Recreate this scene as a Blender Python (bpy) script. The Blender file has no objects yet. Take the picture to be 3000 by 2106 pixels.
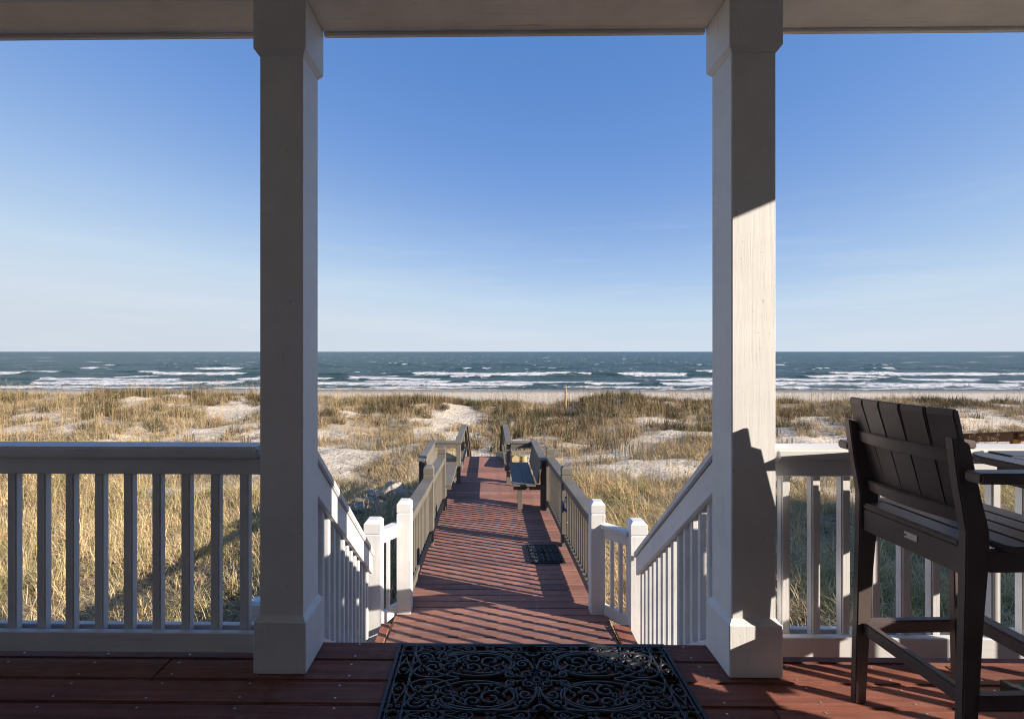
import bpy, bmesh, math, random
import numpy as np
from mathutils import Vector, Matrix

random.seed(7)
R = np.random.RandomState(11)
SC = bpy.context.scene
COL = SC.collection
PI = math.pi

# ------------------------------------------------------------------ camera, sky, sun, exposure
EYE = 1.45
cd = bpy.data.cameras.new('camera')
cam = bpy.data.objects.new('camera', cd); COL.objects.link(cam)
cam.location = (0, 0, EYE); cam.rotation_euler = (math.radians(90), 0, 0.0127)
cd.sensor_width = 36; cd.lens = 17.248; cd.shift_x = 0.0279; cd.shift_y = -0.0078
cd.clip_start = 0.05; cd.clip_end = 20000
SC.camera = cam

SUN = Vector((1.0, -0.435, 0.430)).normalized()          # towards the sun
el = math.asin(SUN.z); az = math.atan2(SUN.x, SUN.y)
W = bpy.data.worlds.new("World"); SC.world = W; W.use_nodes = True
wn = W.node_tree.nodes; wl = W.node_tree.links
bg = wn['Background']
sky = wn.new('ShaderNodeTexSky'); sky.sky_type = 'NISHITA'; sky.sun_disc = False
sky.sun_elevation = el; sky.sun_rotation = az
sky.altitude = 0; sky.air_density = 0.7; sky.dust_density = 0.1; sky.ozone_density = 4.0
bg.inputs['Strength'].default_value = 0.105
# grade the physical sky with a soft shoulder: its brightness picks the hue, so the bright horizon stays within the exposure
sp_ = wn.new('ShaderNodeSeparateColor'); wl.new(sky.outputs[0], sp_.inputs[0])
def wmath(op, a, b=0.0, c=None):
    m = wn.new('ShaderNodeMath'); m.operation = op
    for i, v in enumerate((a, b) if c is None else (a, b, c)):
        if hasattr(v, 'is_linked'): wl.new(v, m.inputs[i])
        else: m.inputs[i].default_value = v
    return m.outputs[0]
rp_ = wn.new('ShaderNodeValToRGB'); wl.new(wmath('MULTIPLY', sp_.outputs[1], 1 / 8.0), rp_.inputs[0])
SRGB = lambda *c: tuple((v / 255 / 12.92 if v < 10 else ((v / 255 + .055) / 1.055) ** 2.4) for v in c)
stops = [(.05, (66, 112, 188)), (.12, (91, 137, 205)), (.18, (114, 156, 219)), (.31, (160, 192, 234)), (.475, (195, 217, 238)), (.70, (210, 222, 236)), (1.0, (209, 219, 231))]
ee = rp_.color_ramp.elements
while len(ee) < len(stops): ee.new(.5)
for e_, (p_, c_) in zip(ee, stops): e_.position = p_; e_.color = (*SRGB(*c_), 1)
glow = wmath('MINIMUM', wmath('ADD', 1.0, wmath('MULTIPLY', wmath('MAXIMUM', wmath('SUBTRACT', sp_.outputs[1], 9.0), 0.0), .14)), 5.0)
# faint thin cirrus low over the sea
tc_ = wn.new('ShaderNodeTexCoord'); mp_ = wn.new('ShaderNodeMapping'); mp_.inputs['Scale'].default_value = (2.2, 2.2, 26); mp_.inputs['Rotation'].default_value = (.03, .04, 0)
wl.new(tc_.outputs['Generated'], mp_.inputs['Vector'])
nz_ = wn.new('ShaderNodeTexNoise'); nz_.inputs['Scale'].default_value = 1.6; nz_.inputs['Detail'].default_value = 7; nz_.inputs['Roughness'].default_value = .62; nz_.inputs['Distortion'].default_value = .4
wl.new(mp_.outputs[0], nz_.inputs['Vector'])
xyz_ = wn.new('ShaderNodeSeparateXYZ'); wl.new(tc_.outputs['Generated'], xyz_.inputs[0])
mr1 = wn.new('ShaderNodeMapRange'); mr1.inputs[1].default_value = .30; mr1.inputs[2].default_value = .08; wl.new(xyz_.outputs[2], mr1.inputs[0])
mr2 = wn.new('ShaderNodeMapRange'); mr2.inputs[1].default_value = .50; mr2.inputs[2].default_value = .72; mr2.inputs[4].default_value = .20; wl.new(nz_.outputs['Fac'], mr2.inputs[0])
cm_ = wn.new('ShaderNodeMix'); cm_.data_type = 'RGBA'; wl.new(wmath('MULTIPLY', mr1.outputs[0], mr2.outputs[0]), cm_.inputs[0])
wl.new(rp_.outputs[0], cm_.inputs[6]); cm_.inputs[7].default_value = (*SRGB(232, 236, 241), 1)
vm_ = wn.new('ShaderNodeVectorMath'); vm_.operation = 'SCALE'; wl.new(cm_.outputs[2], vm_.inputs[0]); wl.new(wmath('MULTIPLY', glow, 4.69), vm_.inputs['Scale'])
wl.new(vm_.outputs[0], bg.inputs['Color'])
sl = bpy.data.lights.new('sun', 'SUN'); sl.energy = 4.7; sl.angle = math.radians(0.42); sl.color = (1.0, 0.88, 0.74)
so = bpy.data.objects.new('sun', sl); COL.objects.link(so)
so.rotation_euler = SUN.to_track_quat('Z', 'Y').to_euler(); so.location = (20, -8, 12)
vs = SC.view_settings
vs.view_transform = 'Standard'; vs.look = 'None'; vs.gamma = 1; vs.exposure = 1.02
vs.use_curve_mapping = False
SC.cycles.use_denoising = True; SC.cycles.denoising_input_passes = 'RGB_ALBEDO_NORMAL'; SC.cycles.denoising_prefilter = 'ACCURATE'; SC.cycles.filter_width = 1.05; SC.cycles.sample_clamp_indirect = 4
SC.cycles.max_bounces = 8; SC.cycles.transparent_max_bounces = 8

# ------------------------------------------------------------------ numpy noise
_T = R.rand(256, 256)
def vn(x, y, s=0):
    x = np.asarray(x, float) + s * 17.31; y = np.asarray(y, float) + s * 9.77
    xi = np.floor(x).astype(int); yi = np.floor(y).astype(int)
    fx = x - xi; fy = y - yi
    fx = fx * fx * (3 - 2 * fx); fy = fy * fy * (3 - 2 * fy)
    a = _T[xi & 255, yi & 255]; b = _T[(xi + 1) & 255, yi & 255]
    c = _T[xi & 255, (yi + 1) & 255]; d = _T[(xi + 1) & 255, (yi + 1) & 255]
    return (a * (1 - fx) + b * fx) * (1 - fy) + (c * (1 - fx) + d * fx) * fy
def fbm(x, y, s=0, o=4):
    t = 0; a = 0.5; n = 0
    for i in range(o):
        t = t + a * vn(np.asarray(x) * 2 ** i, np.asarray(y) * 2 ** i, s + i); n += a; a *= 0.5
    return t / n
def sstep(a, b, v):
    t = np.clip((np.asarray(v, float) - a) / (b - a), 0, 1); return t * t * (3 - 2 * t)

# ------------------------------------------------------------------ material helpers
class NT:
    def __init__(s, name):
        s.m = bpy.data.materials.new(name); s.m.use_nodes = True
        s.n = s.m.node_tree.nodes; s.l = s.m.node_tree.links
        s.b = s.n['Principled BSDF']; s.out = s.n['Material Output']
    def new(s, t, **kw):
        n = s.n.new(t)
        for k, v in kw.items(): setattr(n, k, v)
        return n
    def link(s, a, b): s.l.new(a, b)
    def coord(s, kind='Object', scale=(1, 1, 1)):
        tc = s.new('ShaderNodeTexCoord'); mp = s.new('ShaderNodeMapping'); mp.inputs['Scale'].default_value = scale
        s.link(tc.outputs[kind], mp.inputs['Vector']); return mp.outputs[0]
    def noise(s, vec, scale, detail=4, rough=0.55, dist=0):
        n = s.new('ShaderNodeTexNoise'); n.inputs['Scale'].default_value = scale
        n.inputs['Detail'].default_value = detail; n.inputs['Roughness'].default_value = rough
        n.inputs['Distortion'].default_value = dist
        s.link(vec, n.inputs['Vector']); return n.outputs['Fac']
    def ramp(s, fac, stops):
        r = s.new('ShaderNodeValToRGB'); e = r.color_ramp.elements
        while len(e) < len(stops): e.new(0.5)
        for i, (p, c) in enumerate(stops):
            e[i].position = p; e[i].color = (*c, 1) if len(c) == 3 else c
        s.link(fac, r.inputs[0]); return r.outputs[0]
    def mix(s, fac, a, b, mode='MIX'):
        m = s.new('ShaderNodeMix', data_type='RGBA', blend_type=mode)
        for inp, v in ((m.inputs[0], fac), (m.inputs[6], a), (m.inputs[7], b)):
            if hasattr(v, 'is_linked'): s.link(v, inp)
            else: inp.default_value = v if not isinstance(v, tuple) else ((*v, 1) if len(v) == 3 else v)
        return m.outputs[2]
    def math(s, op, a, b=0.0):
        m = s.new('ShaderNodeMath', operation=op)
        for i, v in enumerate((a, b)):
            if hasattr(v, 'is_linked'): s.link(v, m.inputs[i])
            else: m.inputs[i].default_value = v
        return m.outputs[0]
    def bump(s, h, strength=0.3, dist=0.01, prev=None):
        b = s.new('ShaderNodeBump'); b.inputs['Strength'].default_value = strength; b.inputs['Distance'].default_value = dist
        s.link(h, b.inputs['Height'])
        if prev is not None: s.link(prev, b.inputs['Normal'])
        s.link(b.outputs[0], s.b.inputs['Normal']); return b.outputs[0]
    def set(s, col=None, rough=None, spec=None, metal=None):
        for k, v in (('Base Color', col), ('Roughness', rough), ('Specular IOR Level', spec), ('Metallic', metal)):
            if v is None: continue
            if hasattr(v, 'is_linked'): s.link(v, s.b.inputs[k])
            else: s.b.inputs[k].default_value = (*v, 1) if isinstance(v, tuple) else v
        return s.m

def painted_wood(name, col, axis, grain=1.0, rough=0.55, dirt=0.12, spec=0.35, scale=1.0):
    t = NT(name)
    sc = [26 * scale] * 3; sc['xyz'.index(axis)] = 1.1 * scale
    v = t.coord('Object', tuple(sc))
    g = t.noise(v, 1.6, 5, 0.6, 0.5)
    sc2 = [90 * scale] * 3; sc2['xyz'.index(axis)] = 5 * scale
    g2 = t.noise(t.coord('Object', tuple(sc2)), 1.5, 3, 0.6)
    big = t.noise(t.coord('Object'), 2.3, 5, 0.62)
    oi = t.new('ShaderNodeObjectInfo')
    c0 = tuple(c * (1 - dirt) for c in col); c1 = tuple(min(1, c * (1 + dirt * .35)) for c in col)
    base = t.ramp(big, [(0.32, c0), (0.62, c1)])
    crack = t.ramp(g, [(0.27, (1 - .45 * grain,) * 3), (0.37, (1, 1, 1))])
    c = t.mix(1.0, base, crack, 'MULTIPLY')
    rv = t.ramp(oi.outputs['Random'], [(0, (0.93, 0.93, 0.93)), (1, (1, 1, 1))])
    c = t.mix(1.0, c, rv, 'MULTIPLY')
    sp = t.noise(t.coord('Object'), 55, 2, 0.5)
    spm = t.ramp(sp, [(0.24, (0.72, 0.70, 0.66)), (0.29, (1, 1, 1))])
    c = t.mix(1.0, c, spm, 'MULTIPLY')
    t.set(c, rough, spec)
    b1 = t.bump(g, 0.32 * grain, 0.006)
    b2 = t.bump(g2, 0.22 * grain, 0.003, b1)
    return t.m

def decking(name, col, axis='x', wear=0.5):
    t = NT(name)
    sc = [30] * 3; sc['xyz'.index(axis)] = 1.0
    v = t.coord('Object', tuple(sc))
    g = t.noise(v, 1.2, 6, 0.65, 0.3)
    fine = t.noise(t.coord('Object'), 130, 3, 0.7)
    med = t.noise(t.coord('Object'), 7, 5, 0.6)
    oi = t.new('ShaderNodeObjectInfo')
    dark = tuple(c * .66 for c in col); lite = tuple(min(1, c * 1.35 + .012) for c in col)
    c = t.ramp(g, [(0.3, dark), (0.7, lite)])
    rv = t.ramp(oi.outputs['Random'], [(0, (0.72, 0.74, 0.78)), (0.5, (0.98, 0.96, 0.94)), (1, (1.22, 1.14, 1.08))])
    c = t.mix(1.0, c, rv, 'MULTIPLY')
    c = t.mix(t.ramp(fine, [(0.60, (0, 0, 0)), (0.74, (wear, wear, wear))]), c, tuple(min(1, x * 1.4 + .14) for x in col))
    c = t.mix(t.ramp(med, [(0.35, (0.45, 0.45, 0.45)), (0.6, (0, 0, 0))]), c, tuple(x * .6 for x in col))
    spk = t.noise(t.coord('Object'), 150, 1, 0.5)
    c = t.mix(t.ramp(spk, [(0.755, (0, 0, 0)), (0.785, (.8, .8, .8))]), c, (0.6, 0.55, 0.5))
    gp = t.new('ShaderNodeNewGeometry')                          # blown sand and scuffs that run across the boards
    dn = t.noise(gp.outputs['Position'], 1.7, 7, .68, .4); dn2 = t.noise(gp.outputs['Position'], 11, 4, .7)
    dm = t.math('MULTIPLY', t.ramp(dn, [(.44, (0, 0, 0)), (.70, (1, 1, 1))]), t.ramp(dn2, [(.42, (0, 0, 0)), (.66, (.62, .62, .62))]))
    c = t.mix(dm, c, tuple(.55 * x + .45 * y for x, y in zip(col, (.42, .36, .29))))
    rr = t.ramp(med, [(0.3, (0.55,) * 3), (0.7, (0.75,) * 3)])
    t.set(c, rr, 0.10)
    b = t.bump(g, 0.25, 0.004); t.bump(fine, 0.25, 0.0015, b)
    return t.m

def plastic(name, col, rough=0.5, grain=0.3, spec=0.45, scale=160, axis=None):
    t = NT(name)
    sc = [1, 1, 1]
    if axis: sc['xyz'.index(axis)] = 0.12
    f = t.noise(t.coord('Object', tuple(sc)), scale, 4, 0.65)
    big = t.noise(t.coord('Object'), 5, 5, 0.6)
    c = t.ramp(big, [(0.3, tuple(x * .8 for x in col)), (0.7, tuple(x * 1.2 for x in col))])
    c = t.mix(t.ramp(f, [(0.62, (0, 0, 0)), (0.75, (.35, .35, .35))]), c, tuple(x * 2.2 for x in col))
    t.set(c, rough, spec); t.bump(f, grain, 0.0012)
    return t.m

M = {}
WHITE = (0.71, 0.71, 0.71)
for a in 'xyz': M['white_' + a] = painted_wood('white_paint_' + a, WHITE, a, grain=0.75 if a == 'z' else .6)
M['column'] = painted_wood('column_paint', (0.80, 0.80, 0.795), 'z', grain=0.6, dirt=.10)
GREY = (0.165, 0.148, 0.122)
for a in 'xyz': M['grey_' + a] = painted_wood('taupe_paint_' + a, GREY, a, grain=0.9, rough=0.6, dirt=.2)
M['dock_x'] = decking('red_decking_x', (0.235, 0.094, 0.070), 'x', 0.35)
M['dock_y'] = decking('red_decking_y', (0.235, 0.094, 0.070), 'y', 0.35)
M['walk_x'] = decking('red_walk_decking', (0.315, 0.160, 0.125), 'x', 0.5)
M['chair'] = plastic('dark_chair_plastic', (0.115, 0.088, 0.084), 0.44, 0.5)
M['table'] = plastic('dark_table_plastic', (0.058, 0.050, 0.048), 0.42, 0.35)
M['rubber'] = plastic('black_rubber', (0.020, 0.021, 0.025), 0.46, 0.25, 0.5, 220)
M['rubber_dark'] = plastic('black_rubber_base', (0.012, 0.012, 0.013), 0.6, 0.2, 0.3, 220)
M['steel'] = NT('screw_steel').set((0.55, 0.54, 0.52), 0.4, 0.5, 0.6)
M['plate'] = NT('tag_metal').set((0.55, 0.53, 0.52), 0.45, 0.5, 0.5)
M['dark'] = NT('dark_hole').set((0.02, 0.018, 0.018), 0.7)
M['blue'] = NT('blue_plastic').set((0.02, 0.10, 0.38), 0.35, 0.5)
M['hose_white'] = NT('white_plastic').set((0.75, 0.75, 0.74), 0.35, 0.5)
M['brass'] = NT('valve_metal').set((0.45, 0.43, 0.40), 0.3, 0.5, 0.8)
M['siding'] = painted_wood('siding_paint', (0.62, 0.60, 0.57), 'x', 0.4)
M['soffit'] = painted_wood('soffit_paint', (0.88, 0.82, 0.76), 'x', 0.8)
M['roof'] = NT('shingle_grey').set((0.10, 0.10, 0.10), 0.9)
M['glass'] = NT('window_glass').set((0.04, 0.05, 0.06), 0.08, 0.6)
M['brown'] = painted_wood('brown_stain', (0.20, 0.085, 0.038), 'y', 0.9, dirt=.25)
M['orange'] = painted_wood('orange_stain', (0.62, 0.26, 0.04), 'z', 0.6)
M['slat'] = painted_wood('weathered_slat', (0.50, 0.44, 0.36), 'z', 0.9, dirt=.3)
M['slat_dark'] = painted_wood('weathered_slat_dark', (0.20, 0.15, 0.11), 'z', 0.9, dirt=.3)
M['pole'] = painted_wood('weathered_pole', (0.42, 0.29, 0.14), 'z', 0.9, dirt=.25)

def timber():
    t = NT('treated_log')
    v = t.coord('Object', (1, 1, 1))
    w = t.new('ShaderNodeTexWave', wave_type='RINGS', rings_direction='Z'); w.inputs['Scale'].default_value = 28
    w.inputs['Distortion'].default_value = 3; w.inputs['Detail'].default_value = 3
    t.link(v, w.inputs['Vector'])
    n = t.noise(v, 9, 5, .6)
    c = t.ramp(w.outputs['Fac'], [(0.2, (0.30, 0.22, 0.12)), (0.8, (0.46, 0.37, 0.21))])
    c = t.mix(t.ramp(n, [(0.45, (0, 0, 0)), (0.7, (.7, .7, .7))]), c, (0.24, 0.25, 0.11))
    t.set(c, .8, .2); t.bump(n, .5, .01); return t.m
M['log'] = timber()

def rock_mat():
    t = NT('pale_rock')
    v = t.coord('Object')
    n = t.noise(v, 5, 7, .65); n2 = t.noise(v, 28, 4, .6)
    c = t.ramp(n, [(0.3, (0.25, 0.22, 0.19)), (0.65, (0.50, 0.46, 0.40))])
    t.set(c, .9, .2); b = t.bump(n, .6, .06); t.bump(n2, .5, .01, b); return t.m
M['rock'] = rock_mat()

# ------------------------------------------------------------------ mesh builder
class MB:
    def __init__(s): s.v = []; s.f = []
    def add(s, vs_, fs_):
        o = len(s.v); s.v += [tuple(p) for p in vs_]; s.f += [tuple(i + o for i in f) for f in fs_]; return s
    def box(s, a, b):
        (x0, y0, z0), (x1, y1, z1) = a, b
        return s.add([(x0, y0, z0), (x1, y0, z0), (x1, y1, z0), (x0, y1, z0), (x0, y0, z1), (x1, y0, z1), (x1, y1, z1), (x0, y1, z1)],
                     [(0, 3, 2, 1), (4, 5, 6, 7), (0, 1, 5, 4), (1, 2, 6, 5), (2, 3, 7, 6), (3, 0, 4, 7)])
    def prism(s, poly, axis, a, b):            # polygon in the other two axes, extruded along axis
        n = len(poly)
        def P(u, v, w):
            return {'x': (w, u, v), 'y': (u, w, v), 'z': (u, v, w)}[axis]
        vs_ = [P(u, v, a) for u, v in poly] + [P(u, v, b) for u, v in poly]
        fs_ = [tuple(range(n))[::-1], tuple(range(n, 2 * n))] + [(i, (i + 1) % n, n + (i + 1) % n, n + i) for i in range(n)]
        return s.add(vs_, fs_)
    def bar(s, p, q, w, h, up=(0, 0, 1)):      # a plank from p to q, w sideways, h along up
        p, q = Vector(p), Vector(q); d = (q - p).normalized(); up = Vector(up)
        side = d.cross(up).normalized(); u = side.cross(d).normalized()
        vs_ = []
        for c in (p, q):
            for a, b in ((-1, -1), (1, -1), (1, 1), (-1, 1)): vs_.append(c + side * (a * w / 2) + u * (b * h / 2))
        return s.add(vs_, [(3, 2, 1, 0), (4, 5, 6, 7), (0, 1, 5, 4), (1, 2, 6, 5), (2, 3, 7, 6), (3, 0, 4, 7)])
    def slope(s, p, q, w, h):                  # sloping plank with plumb ends: p,q = centre of its top
        p, q = Vector(p), Vector(q); d = Vector((q.x - p.x, q.y - p.y, 0)).normalized(); side = Vector((d.y, -d.x, 0))
        vs_ = []
        for c in (p, q):
            for a, b in ((-1, -1), (1, -1), (1, 0), (-1, 0)): vs_.append(c + side * (a * w / 2) + Vector((0, 0, b * h)))
        return s.add(vs_, [(3, 2, 1, 0), (4, 5, 6, 7), (0, 1, 5, 4), (1, 2, 6, 5), (2, 3, 7, 6), (3, 0, 4, 7)])
    def tube(s, pts, r, n=6, closed=False, flat=1.0):
        pts = [Vector(p) for p in pts]; m = len(pts); vs_ = []
        for i, p in enumerate(pts):
            a = pts[(i - 1) % m] if closed or i > 0 else p; b = pts[(i + 1) % m] if closed or i < m - 1 else p
            d = (b - a)
            if d.length < 1e-9: d = Vector((1, 0, 0))
            d.normalize(); up = Vector((0, 0, 1)) if abs(d.z) < .95 else Vector((1, 0, 0))
            sd = d.cross(up).normalized(); u = sd.cross(d)
            rr = r[i] if isinstance(r, (list, tuple)) else r
            for k in range(n):
                t = 2 * PI * k / n; vs_.append(p + sd * (math.cos(t) * rr) + u * (math.sin(t) * rr * flat))
        fs_ = []
        for i in range(m if closed else m - 1):
            j = (i + 1) % m
            for k in range(n): fs_.append((i * n + k, i * n + (k + 1) % n, j * n + (k + 1) % n, j * n + k))
        if not closed: fs_ += [tuple(range(n))[::-1], tuple(range((m - 1) * n, m * n))]
        return s.add(vs_, fs_)
    def mesh(s, name, bev=0.0, seg=1, smooth=False):
        me = bpy.data.meshes.new(name); me.from_pydata(s.v, [], s.f); me.update()
        bm = bmesh.new(); bm.from_mesh(me)
        bmesh.ops.recalc_face_normals(bm, faces=bm.faces)
        if bev > 0:
            es = [e for e in bm.edges if len(e.link_faces) == 2 and e.calc_face_angle(0) > 0.5]
            bmesh.ops.bevel(bm, geom=es, offset=bev, segments=seg, affect='EDGES', clamp_overlap=True)
        bm.to_mesh(me); bm.free()
        if smooth:
            me.polygons.foreach_set('use_smooth', [True] * len(me.polygons))
        return me
    def build(s, name, mat, parent=None, bev=0.0, seg=1, smooth=False, **kw):
        return obj(name, s.mesh(name, bev, seg, smooth), mat, parent, **kw)

def obj(name, me, mat=None, parent=None, loc=None, rot=None, **kw):
    if mat is not None and len(me.materials) == 0: me.materials.append(mat)
    o = bpy.data.objects.new(name, me); COL.objects.link(o)
    if loc is not None: o.location = loc
    if rot is not None: o.rotation_euler = rot
    if parent is not None: o.parent = parent
    for k, v in kw.items(): o[k] = v
    return o
def thing(name, label, cat, loc=(0, 0, 0), rot=(0, 0, 0), group=None):
    o = bpy.data.objects.new(name, None); COL.objects.link(o); o.empty_display_size = .1
    o.location = loc; o.rotation_euler = rot; o['label'] = label; o['category'] = cat
    if group: o['group'] = group
    return o
def struct(name, loc=(0, 0, 0)):
    o = bpy.data.objects.new(name, None); COL.objects.link(o); o.location = loc; o['kind'] = 'structure'; return o

# ------------------------------------------------------------------ terrain
_by = [-400, 0, 8, 14, 20, 26, 80]
_bz = [-2.3, -2.35, -2.55, -2.65, -2.75, -2.7, -2.7]
_cx = [-400, -60, -38, -25, -13, -6, -3.4, -1.0, 0.5, 5, 7.3, 9.5, 12.6, 16, 21, 30, 40, 80, 400]
_cz = [-2.1, -2.05, -2.1, -2.05, -2.25, -2.35, -2.45, -2.8, -2.75, -2.95, -2.35, -2.0, -2.4, -2.75, -2.5, -2.5, -2.6, -2.5, -2.5]
SAND = [(-2.2, 31, 1.3, 5.5), (-2.9, 28, 1.3, 3.2), (-1.4, 25.5, .9, 2.5), (-.2, 22.1, .75, 2.6), (-.1, 17.6, 1.3, 3.6), (-1.0, 15.8, .8, 1.2), (1.2, 23.6, 1.5, 1.0), (3.3, 24.2, 1.6, .8),
        (-6.0, 20, 1.7, 2.2), (-5.4, 17.6, .8, 1.0), (-24.5, 24.9, 3.2, 2.0), (-15.5, 24.0, 3.4, 1.3), (-11.3, 22.4, 1.6, .9),
        (-29.5, 36.8, 1.6, 1.4), (-16.2, 32.3, 2.0, 2.0), (-29.9, 35.0, 2.0, .8), (-12, 34, 1.4, 1.6),
        (2.7, 20.3, 1.3, .8), (4.5, 20.2, 1.5, 1.3), (6.0, 16.8, 2.2, 1.2), (11.1, 28, 2.2, 2.4), (8.2, 24, 2.6, 1.0), (3.9, 22.7, 1.2, .7),
        (12.2, 35.4, 2.2, 1.4), (18.4, 27.2, 1.6, 2.6), (14.5, 22.6, 2.4, .8), (26.3, 26.6, 5.5, 2.6), (29, 32.6, 6.5, 2.4), (21.8, 21.2, 2.4, 1.2), (18, 33, 3, 1.2)]
def sandmask(x, y):
    m = np.zeros_like(np.asarray(x, float))
    wob = (fbm(x * .8, y * .8, 31, 4) - .5) * 2.4
    for cx, cy, rx, ry in SAND:
        d = np.sqrt(((x - cx) / rx) ** 2 + ((y - cy) / ry) ** 2) + wob
        m = np.maximum(m, sstep(1.0, .6, d))
    return m
def ground(x, y):
    x = np.asarray(x, float); y = np.asarray(y, float)
    base = np.interp(y, _by, _bz); cr = np.interp(x, _cx, _cz)
    z = base + (cr - base) * sstep(25, 36.5, y)
    hm = sstep(11, 16, y) * sstep(42, 34, y) * (1 - sstep(2.0, .8, np.abs(x)) * sstep(20, 16, y))
    z = z + hm * ((fbm(x / 5.5, y / 4.5, 3, 3) - .5) * 1.15)
    z = z + .30 * (fbm(x / 1.3, y / 1.2, 9, 4) - .5) * sstep(47, 40, y)
    sea = np.interp(y, [38, 44, 52, 82, 95, 130], [0, -3.3, -4.1, -4.97, -5.6, -8])
    z = np.where(y > 38, np.where(y < 44, z + (-3.3 - z) * sstep(37.5, 45, y), sea + 0 * z), z)
    t = sstep(42, 46, y); z = z * (1 - t) + np.interp(y, [38, 44, 52, 82, 95, 130], [-3, -3.4, -4.1, -4.97, -5.6, -8]) * t
    z = z + .05 * (fbm(x / 2.2, y / 2.2, 21, 3) - .5) * sstep(46, 50, y)
    return z
def veg(x, y):                                 # 0..1 how thick the grass stands
    x = np.asarray(x, float); y = np.asarray(y, float)
    n = fbm(x / 3.2, y / 2.6, 41, 4)
    d = sstep(.24, .42, n)
    d = np.maximum(d, sstep(15, 10, y) * .95)
    d = d * (1 - sandmask(x, y))
    d = d * sstep(45, 39.5, y + 2.5 * (fbm(x / 4, y * 0, 51, 2) - .5))
    return d

def grid_mesh(name, xs, ys, zf):
    X, Y = np.meshgrid(xs, ys); Z = zf(X, Y)
    nx, ny = len(xs), len(ys)
    co = np.stack([X, Y, Z], -1).reshape(-1, 3)
    i = np.arange((ny - 1) * (nx - 1)); r, c = i // (nx - 1), i % (nx - 1); a = r * nx + c
    q = np.stack([a, a + 1, a + nx + 1, a + nx], 1).astype(np.int32)
    me = bpy.data.meshes.new(name)
    me.vertices.add(len(co)); me.vertices.foreach_set('co', co.ravel())
    me.loops.add(q.size); me.loops.foreach_set('vertex_index', q.ravel())
    me.polygons.add(len(q)); me.polygons.foreach_set('loop_start', np.arange(0, q.size, 4)); me.polygons.foreach_set('loop_total', np.full(len(q), 4))
    me.polygons.foreach_set('use_smooth', np.ones(len(q), bool))
    me.update(calc_edges=True)
    return me, X.ravel(), Y.ravel()
def fattr(me, name, val):
    a = me.attributes.new(name, 'FLOAT', 'POINT'); a.data.foreach_set('value', np.asarray(val, np.float32).ravel())

xs = np.concatenate([np.linspace(-1500, -120, 8), np.linspace(-110, -46, 30), np.arange(-45, 46, .3), np.linspace(47, 110, 30), np.linspace(120, 1500, 8)])
ys = np.concatenate([np.linspace(-400, -10, 12), np.arange(-8, 4, 1.0), np.arange(4, 47, .28), np.linspace(47.5, 130, 70)])
gm, gx, gy = grid_mesh('ground', xs, ys, ground)
vv = veg(gx, gy); fattr(gm, 'veg', vv * (1 - .5 * sstep(13, 18, gy)))

def sand_mat():
    t = NT('dune_sand')
    at = t.new('ShaderNodeAttribute', attribute_name='veg')
    v = t.coord('Object')
    n1 = t.noise(v, .8, 6, .6); n2 = t.noise(v, 6, 5, .62); n3 = t.noise(v, 34, 4, .6)
    c = t.ramp(n1, [(0.3, (0.60, 0.515, 0.395)), (0.7, (0.76, 0.665, 0.53))])
    c = t.mix(t.ramp(n2, [(0.36, (.55, .55, .55)), (0.52, (0, 0, 0))]), c, (0.34, 0.27, 0.18))
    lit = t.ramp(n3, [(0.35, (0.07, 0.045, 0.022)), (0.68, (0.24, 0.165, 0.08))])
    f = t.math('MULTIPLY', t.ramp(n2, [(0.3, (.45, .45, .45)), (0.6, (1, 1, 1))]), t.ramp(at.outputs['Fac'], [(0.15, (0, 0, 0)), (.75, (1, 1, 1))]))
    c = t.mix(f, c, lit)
    deb = t.noise(t.coord('Object', (1, 3.2, 1)), 3.2, 5, .7)   # wrack and litter lying on the open sand
    c = t.mix(t.ramp(deb, [(0.53, (0, 0, 0)), (0.66, (.75, .75, .75))]), c, (0.24, 0.18, 0.115))
    ps = t.new('ShaderNodeSeparateXYZ'); tc = t.new('ShaderNodeTexCoord'); t.link(tc.outputs['Object'], ps.inputs[0])
    wet = t.new('ShaderNodeMapRange'); wet.inputs[1].default_value = 71; wet.inputs[2].default_value = 80
    t.link(ps.outputs[1], wet.inputs[0])
    c = t.mix(wet.outputs[0], c, (0.22, 0.18, 0.14))
    t.set(c, t.ramp(wet.outputs[0], [(0, (.95,) * 3), (1, (.35,) * 3)]), .25)
    b = t.bump(n2, .9, .13); t.bump(n3, .8, .03, b)
    return t.m
obj('ground', gm, sand_mat(), kind='structure')

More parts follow.
